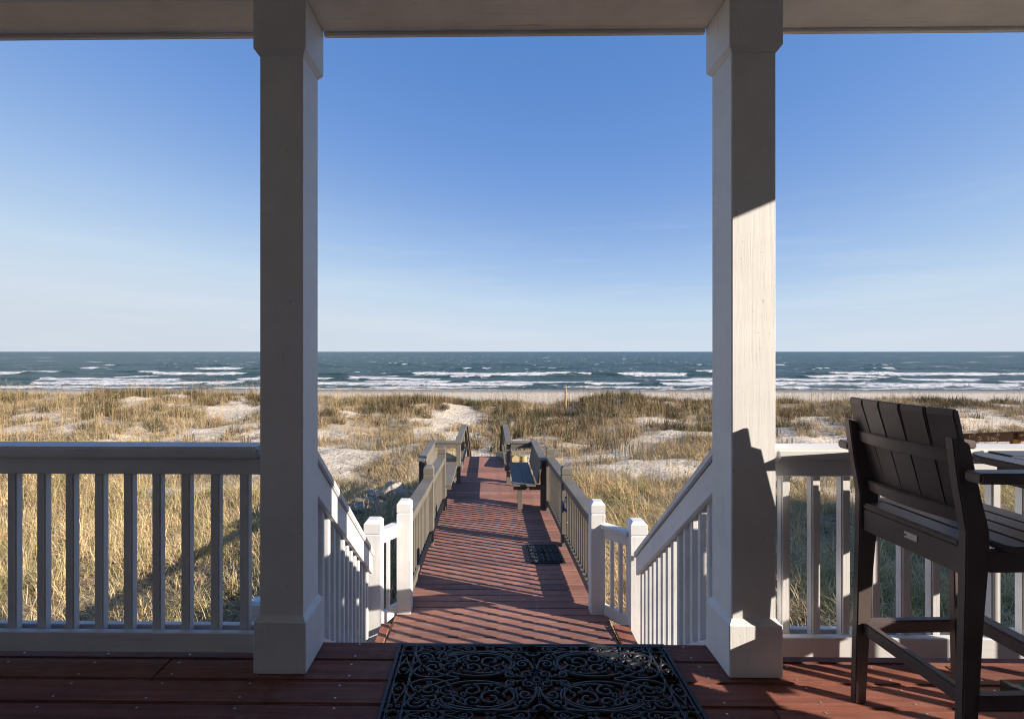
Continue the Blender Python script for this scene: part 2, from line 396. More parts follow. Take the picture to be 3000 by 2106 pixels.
# ------------------------------------------------------------------ ocean
SEA = -5.0
bands = [(84.0, .08, .20, .8, 14.0), (88.0, .22, .34, 1.2, 12.0), (95, .45, .36, 1.8, 18.0), (103, .30, .50, 1.4, 12.0), (111, .40, .46, 2.0, 16.0), (121, .40, .55, 1.8, 12.0),
         (134, .75, .48, 2.6, 22.0), (152, .55, .58, 2.2, 14.0), (178, .55, .64, 2.4, 12.0), (225, .5, .70, 2.6, 9.0)]
def sea_fields(X, Y):
    Z = np.zeros_like(X); F = np.zeros_like(X)
    lace = fbm(X / 1.2, Y / .9, 90, 5); fine = fbm(X / .55, Y / .45, 91, 3)
    for i, (yc, amp, thr, w, L) in enumerate(bands):
        c = yc + 11.0 * (fbm(X / 30, X * 0 + i * 3.3, 60 + i, 2) - .5) + 3.2 * (fbm(X / 8, X * 0 + i, 80 + i, 3) - .5) + 1.0 * (fbm(X / 1.7, X * 0 + i, 85 + i, 2) - .5)
        seg = fbm(X / L, X * 0 + i * 7.7, 70 + i, 4)
        br = sstep(thr, thr + .16, seg)                       # how far this stretch of crest has broken
        swell = .3 + .7 * sstep(thr - .2, thr + .06, seg)
        d = Y - c
        ww = w * (.35 + .85 * br)
        prof = np.where(d > 0, np.exp(-(d / (w * 2.4)) ** 2), np.exp(-(d / (w * .8)) ** 2))
        Z += amp * swell * prof * (.8 + .4 * lace)
        front = sstep(-ww * (1.1 + 1.0 * lace), -ww * .3, d) * sstep(ww * .6, -.1, d)
        F = np.maximum(F, sstep(.02, .3, br) * front * (.42 + .85 * lace))
        wash = sstep(-w * 5.5, -w * .6, d) * sstep(.3, -.3, d)
        F = np.maximum(F, sstep(thr - .06, thr + .12, seg) * wash * sstep(.47, .62, .6 * lace + .4 * fine) * .62)
        trail = sstep(w * 4.5, w * .3, d) * sstep(-.2, .2, d)
        F = np.maximum(F, sstep(thr, thr + .14, seg) * trail * sstep(.52, .66, .6 * lace + .4 * fine) * .5)
    cap = fbm(X / 3.6, Y / 1.5, 120, 4)
    F = np.maximum(F, sstep(.74, .80, cap) * sstep(125, 155, Y) * .9)
    near = sstep(116, 83, Y) * sstep(.50, .64, .5 * fbm(X / 2.4, Y / .8, 130, 4) + .5 * fine) * .55
    F = np.maximum(F, near)
    Z += .30 * (fbm(X / 5, Y / 2.4, 140, 3) - .5) + .8 * (fbm(X / 14, Y / 5, 141, 3) - .5) * sstep(84, 120, Y)
    return Z, np.clip(F, 0, 1)
ox = np.concatenate([np.linspace(-900, -190, 60), np.arange(-188, 190, .62), np.linspace(192, 900, 60)])
oy = np.concatenate([np.arange(79, 150, .42), np.arange(150, 262, .9), np.geomspace(264, 900, 90), np.geomspace(950, 14000, 20)])
om, oxx, oyy = grid_mesh('ocean', ox, oy, lambda X, Y: SEA + 0 * X)
Zs, Fs = sea_fields(oxx, oyy)
fade = sstep(900, 300, oyy) * sstep(79, 86, oyy)
co = np.empty(len(oxx) * 3); om.vertices.foreach_get('co', co); co = co.reshape(-1, 3)
far = np.abs(oxx) > 189
co[:, 0] = np.where(far, oxx * np.clip(oyy / 300, 1, 40), co[:, 0] * np.clip(oyy / 300, 1, 40))
co[:, 2] = SEA + Zs * fade
om.vertices.foreach_set('co', co.ravel()); om.update()
fattr(om, 'foam', Fs * sstep(2000, 400, oyy))
def sea_mat():
    t = NT('sea_water')
    at = t.new('ShaderNodeAttribute', attribute_name='foam')
    v = t.coord('Object', (.45, 1, 1))
    n0 = t.noise(t.coord('Object', (.05, .16, 1)), 1.0, 5, .6)
    n1 = t.noise(v, .55, 6, .68, .3); n2 = t.noise(v, 2.6, 4, .6)
    wc = t.ramp(n0, [(0.33, (0.021, 0.048, 0.042)), (0.66, (0.048, 0.083, 0.066))])
    fm = t.math('ADD', at.outputs['Fac'], t.math('MULTIPLY', t.math('SUBTRACT', n2, .5), 1.1))
    fm = t.ramp(fm, [(0.34, (0, 0, 0)), (0.66, (1, 1, 1))])
    c = t.mix(fm, wc, (0.65, 0.645, 0.64))
    t.set(c, t.ramp(fm, [(0, (.30,) * 3), (1, (.9,) * 3)]), t.ramp(fm, [(0, (.30,) * 3), (1, (.1,) * 3)]))
    t.b.inputs['IOR'].default_value = 1.33
    b = t.bump(n1, 1.0, 1.5); t.bump(n2, .6, .22, b)
    return t.m
obj('ocean', om, sea_mat(), kind='structure')

# ------------------------------------------------------------------ house around the porch (outside the frame) and the neighbour
hs = thing('beach_house', 'beach house wall with grey siding behind and beside the porch', 'house')
w = MB()
for k in range(26):                                            # lapped siding boards
    z = -.02 + k * .15
    w.prism([(-1.62, z), (-1.585, z), (-1.605, z + .16), (-1.62, z + .16)], 'x', -7, 3.3)
w.box((-7, -1.75, -2.6), (3.3, -1.62, 4.2)); w.build('wall', M['siding'], hs)
w = MB().box((3.30, -1.75, -2.6), (3.44, 1.05, 4.2)); w.box((3.28, .92, 0), (3.30, 1.07, 3.0)); w.build('wall', M['siding'], hs)
MB().box((-7, -1.62, 3.36), (3.5, 2.5, 3.42)).build('ceiling', M['soffit'], hs)
rf = MB(); rf.prism([(-2.2, 3.5), (2.75, 3.48), (2.75, 3.60), (.3, 4.5), (-2.2, 5.2)], 'x', -7.2, 3.55); rf.build('roof', M['roof'], hs)
dr = MB().box((-.55, -1.58, 0), (.5, -1.54, 2.1)).build('door', M['white_z'], hs, .004)
MB().box((-.40, -1.545, .3), (.35, -1.53, 1.95)).build('pane', M['glass'], dr)

nh = thing('neighbouring_house', 'two storey beach house standing beyond the right end of the porch', 'house')
n = MB().box((14.5, -9, -2.6), (24, 7.2, 1.6)); n.build('wall', M['siding'], nh)
n = MB(); n.prism([(14.0, 1.6), (24.5, 1.6), (19.2, 3.6)], 'y', -9.4, 7.6); n.build('roof', M['roof'], nh)
for yy in (-6, -2.5, .5, 3.5, 6.5):
    f = MB().box((14.44, yy - .5, -.6), (14.51, yy + .5, .8)).build('window', M['white_z'], nh)
    MB().box((14.42, yy - .42, -.52), (14.445, yy + .42, .72)).build('pane', M['glass'], f)

# ------------------------------------------------------------------ porch floor
pf = struct('porch_floor')
BP = .1455
scr = MB()
def screw(mb, x, y, z, r=.0055):
    nn = 6; vs_ = [(x + math.cos(2 * PI * k / nn) * r, y + math.sin(2 * PI * k / nn) * r, z) for k in range(nn)]
    mb.add(vs_, [tuple(range(nn))])
_bm = {}
def board_mesh(L, w=.1395, t=.026, key='b'):
    k = (round(L, 2), w, key)
    if k not in _bm: _bm[k] = MB().box((-L / 2, -w / 2, -t), (L / 2, w / 2, 0)).mesh('board', .0065, 2)
    return _bm[k]
edge = 2.446
for i in range(27):
    yc = edge - .07 - i * BP
    joints = {1: [-1.50, 2.1], 3: [1.15, -2.3], 0: [-2.7, 2.9]}.get(i, [random.choice((-2.7, -1.9, -1.1, .3, 1.5, 2.4))])
    es = [-5.6] + sorted(joints) + [3.29]
    if i == 0: es[-1] = 3.4
    for a, b in zip(es[:-1], es[1:]):
        L = round(b - a - .004, 2)
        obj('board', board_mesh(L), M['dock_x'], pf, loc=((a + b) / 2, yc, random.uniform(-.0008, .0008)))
    for j in range(22):
        x = -5.5 + .40 * j + .06
        for s in (-1, 1): screw(scr, x + random.uniform(-.012, .012), yc + s * .042 + random.uniform(-.006, .006), .0016)
scr.build('screw', M['steel'], pf, kind='stuff')
MB().box((-5.6, 2.395, -.27), (3.4, 2.425, -.03)).build('fascia', M['white_x'], pf)
for x in (-5.4, -3.07, -1.2, 1.4, 3.3): MB().box((x - .07, 2.2, -2.7), (x + .07, 2.34, -.03)).build('support_post', M['white_z'], pf)
MB().box((-5.6, -1.6, -.25), (3.3, 2.2, -.05)).build('joist_frame', M['dark'], pf)

# ------------------------------------------------------------------ columns and beam
def column(cx, label):
    cy = 2.309
    t = thing('porch_column', label, 'column', (cx, cy, 0), group='square porch columns')
    MB().box((-.098, -.098, .24), (.098, .098, 2.82)).build('shaft', M['column'], t, .004, 2)
    b = MB(); h = .1185
    b.box((-h, -h, .002), (h, h, .236)).build('base', M['column'], t, .004, 1)
    b = MB(); k = .099
    b.add([(-h + .004, -h + .004, .234), (h - .004, -h + .004, .234), (h - .004, h - .004, .234), (-h + .004, h - .004, .234), (-k, -k, .256), (k, -k, .256), (k, k, .256), (-k, k, .256)],
          [(0, 1, 5, 4), (1, 2, 6, 5), (2, 3, 7, 6), (3, 0, 4, 7), (4, 5, 6, 7), (3, 2, 1, 0)])
    b.build('base_bevel', M['column'], t)
    b = MB()
    b.add([(-k, -k, 2.785), (k, -k, 2.785), (k, k, 2.785), (-k, k, 2.785), (-h, -h, 2.812), (h, -h, 2.812), (h, h, 2.812), (-h, h, 2.812), (-h, -h, 3.2), (h, -h, 3.2), (h, h, 3.2), (-h, h, 3.2)],
          [(3, 2, 1, 0), (0, 1, 5, 4), (1, 2, 6, 5), (2, 3, 7, 6), (3, 0, 4, 7), (4, 5, 9, 8), (5, 6, 10, 9), (6, 7, 11, 10), (7, 4, 8, 11), (8, 9, 10, 11)])
    b.build('capital', M['column'], t, .002)
    return t
column(-.944, 'square porch column left of the steps, wholly in shade')
column(1.1825, 'square porch column right of the steps with a chair shadow on its sunlit face')
column(3.309, 'square corner column at the right end of the porch')
column(-3.07, 'square porch column at the left end of the left railing')

bt = thing('porch_beam', 'white boxed beam with wood grain soffit running over the columns', 'beam')
def span(a, b):
    MB().box((a, 2.20, 3.034), (b, 2.425, 3.06)).build('soffit_board', M['soffit'], bt, .002)
    MB().box((a, 2.428, 3.018), (b, 2.450, 3.30)).build('fascia_board', M['soffit'], bt, .002)
    MB().box((a, 2.176, 3.028), (b, 2.197, 3.36)).build('fascia_board', M['white_x'], bt, .002)
for a, b in ((-5.6, -3.19), (-2.95, -1.0635), (-.8245, 1.063), (1.302, 3.19)): span(a, b)
MB().box((3.19, 1.18, 3.034), (3.40, 2.18, 3.30)).build('side_beam', M['soffit'], bt, .003)

# ------------------------------------------------------------------ porch railings
def porch_railing(x0, x1, centres, label):
    t = thing('porch_railing', label, 'railing', ((x0 + x1) / 2, 2.31, 0), group='white porch railings')
    cx = (x0 + x1) / 2; a, b = x0 - cx, x1 - cx
    MB().box((a, -.080, .957), (b, .062, 1.012)).build('handrail', M['white_x'], t, .012, 2)
    MB().box((a, -.050, .880), (b, -.021, .954)).build('top_rail', M['white_x'], t, .003)
    MB().box((a, .022, .880), (b, .050, .954)).build('top_rail', M['white_x'], t, .003)
    MB().box((a, -.054, .056), (b, -.021, .146)).build('bottom_rail', M['white_x'], t, .003)
    MB().box((a, .022, .056), (b, .053, .143)).build('bottom_rail', M['white_x'], t, .003)
    me = MB().box((-.0208, -.0208, 0), (.0208, .0208, .86)).mesh('baluster', .006, 2)
    for c in centres: obj('baluster', me, M['white_z'], t, loc=(c - cx, random.uniform(-.002, .002), .09 + random.uniform(-.004, .004)), rot=(0, 0, random.uniform(-.03, .03)))
    return t
porch_railing(-2.95, -1.064, [-1.156 - .139 * k + .001 * k for k in range(13)], 'shaded white porch railing left of the steps with grass behind it')
porch_railing(1.302, 3.19, [1.374 + .1375 * k for k in range(13)], 'white porch railing behind the dark chair, partly sunlit')
sr = thing('side_railing', 'white railing closing the right side of the porch', 'railing')
MB().box((3.24, 1.2, .957), (3.38, 2.19, 1.012)).build('handrail', M['white_y'], sr, .01, 2)
MB().box((3.27, 1.2, .88), (3.35, 2.19, .954)).build('top_rail', M['white_y'], sr, .003)
MB().box((3.27, 1.2, .062), (3.35, 2.19, .18)).build('bottom_rail', M['white_y'], sr, .003)
me = MB().box((-.0185, -.0185, 0), (.0185, .0185, .70)).mesh('baluster', .006, 2)
for k in range(7): obj('baluster', me, M['white_z'], sr, loc=(3.31, 1.28 + .14 * k, .18))

# ------------------------------------------------------------------ stairs down to the landing
st = thing('porch_stairs', 'red composite steps going down from the porch to the boardwalk', 'stairs')
for k in range(1, 6):
    z = -.195 * k; y0 = 2.43 + (k - 1) * .30
    xa, xb = -1.0 - .03 * k, 1.24 + .03 * k
    for j in range(2):
        MB().box((xa, y0 + j * .148, z - .026), (xb, y0 + j * .148 + .143, z)).build('tread', M['walk_x'], st, .004)
    MB().box((xa, y0 + .002, z - .17), (xb, y0 + .02, z - .027)).build('riser', M['walk_x'], st)
for s in (-1.02, 1.26): MB().slope((s, 2.45, -.20), (s + (.08 if s > 0 else -.08), 4.0, -1.20), .05, .26).build('stringer', M['white_y'], st)

def newel(name, parent, cx, cy, z0, z1, w, mats, groove=.13):
    h = w / 2; g = z1 - groove
    b = MB()
    def ring(hh, z): return [(cx - hh, cy - hh, z), (cx + hh, cy - hh, z), (cx + hh, cy + hh, z), (cx - hh, cy + hh, z)]
    lv = [(h, z0), (h, g - .006), (h - .008, g - .001), (h - .008, g + .004), (h, g + .009), (h, z1 - .03), (h - .026, z1)]
    vs_ = []; fs_ = []
    for hh, z in lv: vs_ += ring(hh, z)
    for i in range(len(lv) - 1):
        for k in range(4): fs_.append((i * 4 + k, i * 4 + (k + 1) % 4, i * 4 + 4 + (k + 1) % 4, i * 4 + 4 + k))
    n_ = (len(lv) - 1) * 4
    fs_ += [(3, 2, 1, 0), (n_, n_ + 1, n_ + 2, n_ + 3)]
    b.add(vs_, fs_)
    return b.build(name, mats, parent, .002)

def stair_rail(sx, xs_, xe, label):
    t = thing('stair_railing', label, 'railing', group='white railings beside the steps')
    y0, y1 = 2.412, 4.55; z0, z1 = 1.045, -.405
    P = lambda y: (xs_ + (xe - xs_) * (y - y0) / (y1 - y0), y, z0 + (z1 - z0) * (y - y0) / (y1 - y0))
    def off(p, dz): return (p[0], p[1], p[2] + dz)
    MB().slope(P(y0), P(y1), .13, .050).build('handrail', M['white_y'], t, .006, 2)
    for q in (-.034, .034):
        a, b = P(y0), P(4.52)
        MB().slope((a[0] + q, a[1], a[2] - .052), (b[0] + q, b[1], b[2] - .052), .030, .165).build('top_rail', M['white_y'], t, .003)
        MB().slope((a[0] + q, a[1], a[2] - .975), (b[0] + q, b[1], b[2] - .975), .030, .25).build('bottom_rail', M['white_y'], t, .003)
    me = MB().box((-.0185, -.0185, 0), (.0185, .0185, 1.0)).mesh('baluster', .005, 1)
    y = 2.60
    while y < 4.48:
        p = P(y); obj('baluster', me, M['white_z'], t, loc=(p[0], y, p[2] - 1.12), rot=(0, 0, random.uniform(-.03, .03))); y += .143
    newel('newel_post', t, xe + (.03 if sx < 0 else 0), 4.67, -2.7, -.14, .158, M['white_z'])
    return t
stair_rail(-1, -.96, -1.135, 'white sloping stair railing left of the steps ending in a square newel post')
stair_rail(1, 1.20, 1.395, 'white sloping stair railing right of the steps ending in a square newel post')

def short_rail(p, q, label, nb):
    t = thing('short_railing', label, 'railing', group='short white rails between newel and walkway post')
    p, q = Vector(p), Vector(q)
    MB().bar(p + Vector((0, 0, -.02)), q + Vector((0, 0, -.02)), .10, .04).build('handrail', M['white_x'], t, .004)
    MB().bar(p + Vector((0, 0, -.09)), q + Vector((0, 0, -.09)), .04, .09).build('top_rail', M['white_x'], t, .002)
    MB().bar(p + Vector((0, 0, -.86)), q + Vector((0, 0, -.86)), .04, .12).build('bottom_rail', M['white_x'], t, .002)
    for k in range(nb):
        c = p.lerp(q, (k + 1) / (nb + 1))
        MB().box((c.x - .018, c.y - .018, c.z - .82), (c.x + .018, c.y + .018, c.z - .13)).build('baluster', M['white_z'], t, .003)
short_rail((-1.075, 4.70, -.27), (-.925, 4.93, -.27), 'short level white rail joining the left newel to the boardwalk post', 1)
short_rail((1.335, 4.70, -.27), (1.140, 4.93, -.27), 'short level white rail joining the right newel to the boardwalk post', 2)
ln = thing('lower_newel', 'white post with capped top low behind the left column in the grass', 'post')
newel('post', ln, -2.19, 4.60, -2.7, -.88, .15, M['white_z'])
MB().box((-2.31, 4.48, -2.7), (-2.07, 4.72, -1.10)).build('post_base', M['white_z'], ln, .004)

# ------------------------------------------------------------------ boardwalk
def dz(y): return -1.17 - .0577 * (y - 4.9) if y < 8.9 else -1.401
bw = struct('boardwalk')
y = 4.02; i = 0
scr = MB()
while y < 13.28:
    if y < 4.66: a, b = -.93, 1.15
    elif y < 8.86: a, b = -.945, 1.165
    elif y < 10.62: a, b = -1.30, 1.05
    else: a, b = -.735, .475
    a += random.uniform(-.006, .006); b += random.uniform(-.006, .006)
    L = round(b - a, 2)
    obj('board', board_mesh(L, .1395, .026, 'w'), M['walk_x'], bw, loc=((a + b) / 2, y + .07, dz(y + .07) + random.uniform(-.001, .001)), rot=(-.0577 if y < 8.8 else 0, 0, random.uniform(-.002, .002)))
    for sx in (a + .06, -.27, .11, .49, b - .06):
        if a < sx < b:
            for s in (-1, 1): screw(scr, sx + random.uniform(-.01, .01), y + .07 + s * .042, dz(y + .07 + s * .042) + .0022, .0055)
    y += BP; i += 1
scr.build('screw', M['steel'], bw, kind='stuff')
for xa, xb in ((-1.022, -.94), (1.162, 1.308)):
    MB().box((xa, 4.02, -1.147), (xb, 4.64, -1.122)).build('border_board', M['dock_y'], bw, .004)
for x in (-.935, -.9, .11, 1.1, 1.155):
    MB().slope((x, 4.05, -1.16), (x, 8.85, -1.435), .045, .19).build('joist', M['slat_dark'], bw)
for x in (-.68, .42): MB().box((x - .02, 8.9, -1.62), (x + .02, 13.25, -1.43)).build('joist', M['slat_dark'], bw)
for x in (-1.27, 1.0): MB().box((x - .02, 8.9, -1.62), (x + .02, 10.6, -1.43)).build('joist', M['slat_dark'], bw)
for x, y in ((-.9, 6.9), (1.1, 6.9), (-.9, 8.7), (1.1, 8.7), (-.68, 10.7), (.42, 10.7), (-.68, 13.1), (.42, 13.1), (-.9, 5), (1.1, 5)):
    MB().box((x - .06, y - .06, -3.1), (x + .06, y + .06, dz(y) - .2)).build('support_post', M['slat_dark'], bw)

def walk_rail(s, xc, label):
    t = thing('boardwalk_railing', label, 'railing', group='taupe railings along the boardwalk')
    ys_ = (4.97, 6.95, 8.84)
    for k, yy in enumerate(ys_):
        newel('post', t, xc, yy, dz(yy) - .5, dz(yy - .07) + 1.12, .14, M['white_z'] if k == 0 else M['grey_z'], .12)
        if k == 0: t.children[-1]['label'] = 'white end post of the boardwalk railing'
    for k in range(2):
        a, b = ys_[k] + .072, ys_[k + 1] - .072
        za, zb = dz(a), dz(b)
        MB().slope((xc, a, za + .955), (xc, b, zb + .955), .150, .036).build('rail_cap', M['grey_y'], t, .004)
        for q in (-.036, .036):
            MB().slope((xc + q, a, za + .917), (xc + q, b, zb + .917), .030, .085).build('top_rail', M['grey_y'], t, .002)
            MB().slope((xc + q, a, za + .185), (xc + q, b, zb + .185), .030, .090).build('bottom_rail', M['grey_y'], t, .002)
        me = MB().box((-.018, -.018, 0), (.018, .018, .78)).mesh('baluster', .003, 1)
        nb = 14
        for j in range(nb):
            yy = a + (b - a) * (j + .6) / (nb + .2)
            obj('baluster', me, M['grey_z'], t, loc=(xc, yy, dz(yy) + .12))
    return t
walk_rail(-1, -.862, 'taupe railing with white first post along the left side of the boardwalk')
walk_rail(1, 1.082, 'taupe railing with white first post and hose tap along the right side of the boardwalk')

MX = -.135
def bench(s, label):
    t = thing('bench', label, 'bench', group='taupe benches built onto the boardwalk')
    F = lambda x: (x if s > 0 else 2 * MX - x)
    def bx(name, x0, x1, y0, y1, z0, z1, mat, bev=.003):
        a, b = sorted((F(x0), F(x1))); MB().box((a, y0, z0), (b, y1, z1)).build(name, mat, t, bev)
    for k in range(2): bx('seat_board', .415 + k * .205, .615 + k * .205, 8.78, 10.56, -.965, -.927, M['grey_y'])
    xb, xt = .845, .915
    for k in range(3):                                           # leaning back boards
        u0, u1 = k / 3 + .01, (k + 1) / 3 - .008
        za, zb_ = -.915 + .385 * u0, -.915 + .385 * u1
        x0, x1 = xb + (xt - xb) * u0, xb + (xt - xb) * u1
        poly = [(F(x0), za), (F(x0 + .035), za), (F(x1 + .035), zb_), (F(x1), zb_)]
        MB().prism(poly, 'y', 8.80, 10.56).build('back_board', M['grey_y'], t, .002)
    bx('back_cap', .895, 1.035, 8.78, 10.68, -.522, -.486, M['grey_y'], .004)
    for yy in (8.92, 10.44):
        bx('cross_beam', .43, 1.0, yy - .02, yy + .02, -1.056, -.968, M['grey_x'])
        bx('leg', .505, .592, yy - .045, yy - .022, -1.399, -.97, M['grey_z'])
        bx('leg', .93, 1.02, yy + .022, yy + .11, -1.6, -.524, M['grey_z'])
    return t
bench(1, 'taupe wooden bench on the right of the boardwalk, its seat in shade')
bench(-1, 'taupe wooden bench on the left of the boardwalk, its back in sun')

def end_rail(s, label):
    t = thing('landing_railing', label, 'railing', group='taupe handrails at the seaward end of the boardwalk')
    F = lambda x: (x if s > 0 else 2 * MX - x)
    def bx(name, x0, x1, y0, y1, z0, z1, mat, bev=.003):
        a, b = sorted((F(x0), F(x1))); MB().box((a, y0, z0), (b, y1, z1)).build(name, mat, t, bev)
    bx('post', .365, .453, 10.64, 10.73, -1.9, -.575, M['grey_z'])
    bx('post', .40, .49, 13.02, 13.11, -2.9, -.575, M['grey_z'])
    bx('rail_cap', .34, .48, 10.58, 13.14, -.533, -.497, M['grey_y'], .004)
    bx('top_rail', .455, .49, 10.74, 13.0, -.635, -.537, M['grey_y'])
    bx('middle_rail', .325, .362, 10.60, 13.12, -1.13, -1.03, M['grey_y'])
    bx('cross_cap', .485, .892, 10.58, 10.72, -.533, -.497, M['grey_x'], .004)
    bx('cross_rail', .456, 1.0, 10.60, 10.637, -.635, -.537, M['grey_x'])
    a = (F(.37), 13.16, -.535); b = (F(.34), 15.0, -1.80)
    MB().slope(a, b, .13, .04).build('stair_handrail', M['grey_y'], t, .003)
    MB().slope((a[0], a[1], a[2] - .043), (b[0], b[1], b[2] - .043), .038, .10).build('stair_rail', M['grey_y'], t, .003)
    MB().box((b[0] - .045, 14.86, -3.1), (b[0] + .045, 14.95, -1.85)).build('post', M['grey_z'], t)
    return t
end_rail(1, 'taupe handrail at the far right end of the boardwalk going down to the sand')
end_rail(-1, 'taupe handrail at the far left end of the boardwalk going down to the sand')
es = thing('beach_steps', 'red wooden steps at the end of the boardwalk down to the sand', 'stairs')
for k in range(1, 6):
    MB().box((-.70, 13.27 + (k - 1) * .28, -1.40 - .2 * k - .03), (.42, 13.27 + k * .28, -1.40 - .2 * k)).build('tread', M['walk_x'], es, .003)
for s in (-.72, .44): MB().slope((s, 13.3, -1.45), (s, 14.75, -2.45), .04, .22).build('stringer', M['slat_dark'], es)

def log(cx, cy, z, r, L, vertical, label):
    b = MB(); rr = [r * random.uniform(.97, 1.03) for _ in range(4)]
    b.tube([(0, 0, -L + k * L / 3) for k in range(4)], rr, 16)
    o = b.build('log', M['log'], None, 0, 1)
    o.location = (cx, cy, z); o.rotation_euler = (0, 0, random.uniform(0, 3)) if vertical else (math.radians(82), 0, .2)
    o['label'] = label; o['category'] = 'log'; o['group'] = 'log pilings behind the benches'
log(.63, 11.9, -1.17, .094, 1.9, False, 'cut log seen end on behind the right bench')
log(.82, 12.0, -1.09, .085, 2.0, True, 'upright yellowish log stub behind the right bench')
log(-.98, 11.8, -1.12, .085, 2.0, True, 'upright yellowish log stub behind the left bench')
log(-.83, 11.9, -1.20, .090, 1.9, False, 'cut log seen end on behind the left bench')

# ------------------------------------------------------------------ hose tap on the second right post
tp = thing('hose_tap', 'hose tap with blue valve and white nozzle on the right boardwalk post', 'tap', (1.075, 6.878, -.63))
MB().tube([(0, .01, 0), (0, -.05, 0)], .016, 8).build('pipe', M['brass'], tp, smooth=True)
MB().tube([(-.055, -.05, -.012), (-.03, -.05, .004), (.03, -.05, .004), (.055, -.05, -.012)], .017, 8).build('splitter', M['hose_white'], tp, smooth=True)
MB().tube([(0, -.05, .01), (0, -.05, .05)], .009, 6).build('stem', M['dark'], tp)
MB().tube([(-.03, -.05, .052), (.03, -.05, .052)], .011, 6).build('handle', M['dark'], tp)
for sx in (-1, 1): MB().tube([(sx * .055, -.05, -.02), (sx * .055, -.05, -.05), (sx * .042, -.05, -.13)], [.013, .017, .014], 8).build('valve', M['blue'], tp, smooth=True)
MB().tube([(-.04, -.055, -.11), (0, -.06, -.135), (.045, -.055, -.11)], .022, 8).build('cuff', M['blue'], tp, smooth=True)
MB().tube([(.005, -.06, -.14), (.01, -.065, -.19), (.02, -.08, -.24), (-.005, -.09, -.285)], [.016, .014, .016, .02], 8).build('nozzle', M['hose_white'], tp, smooth=True)

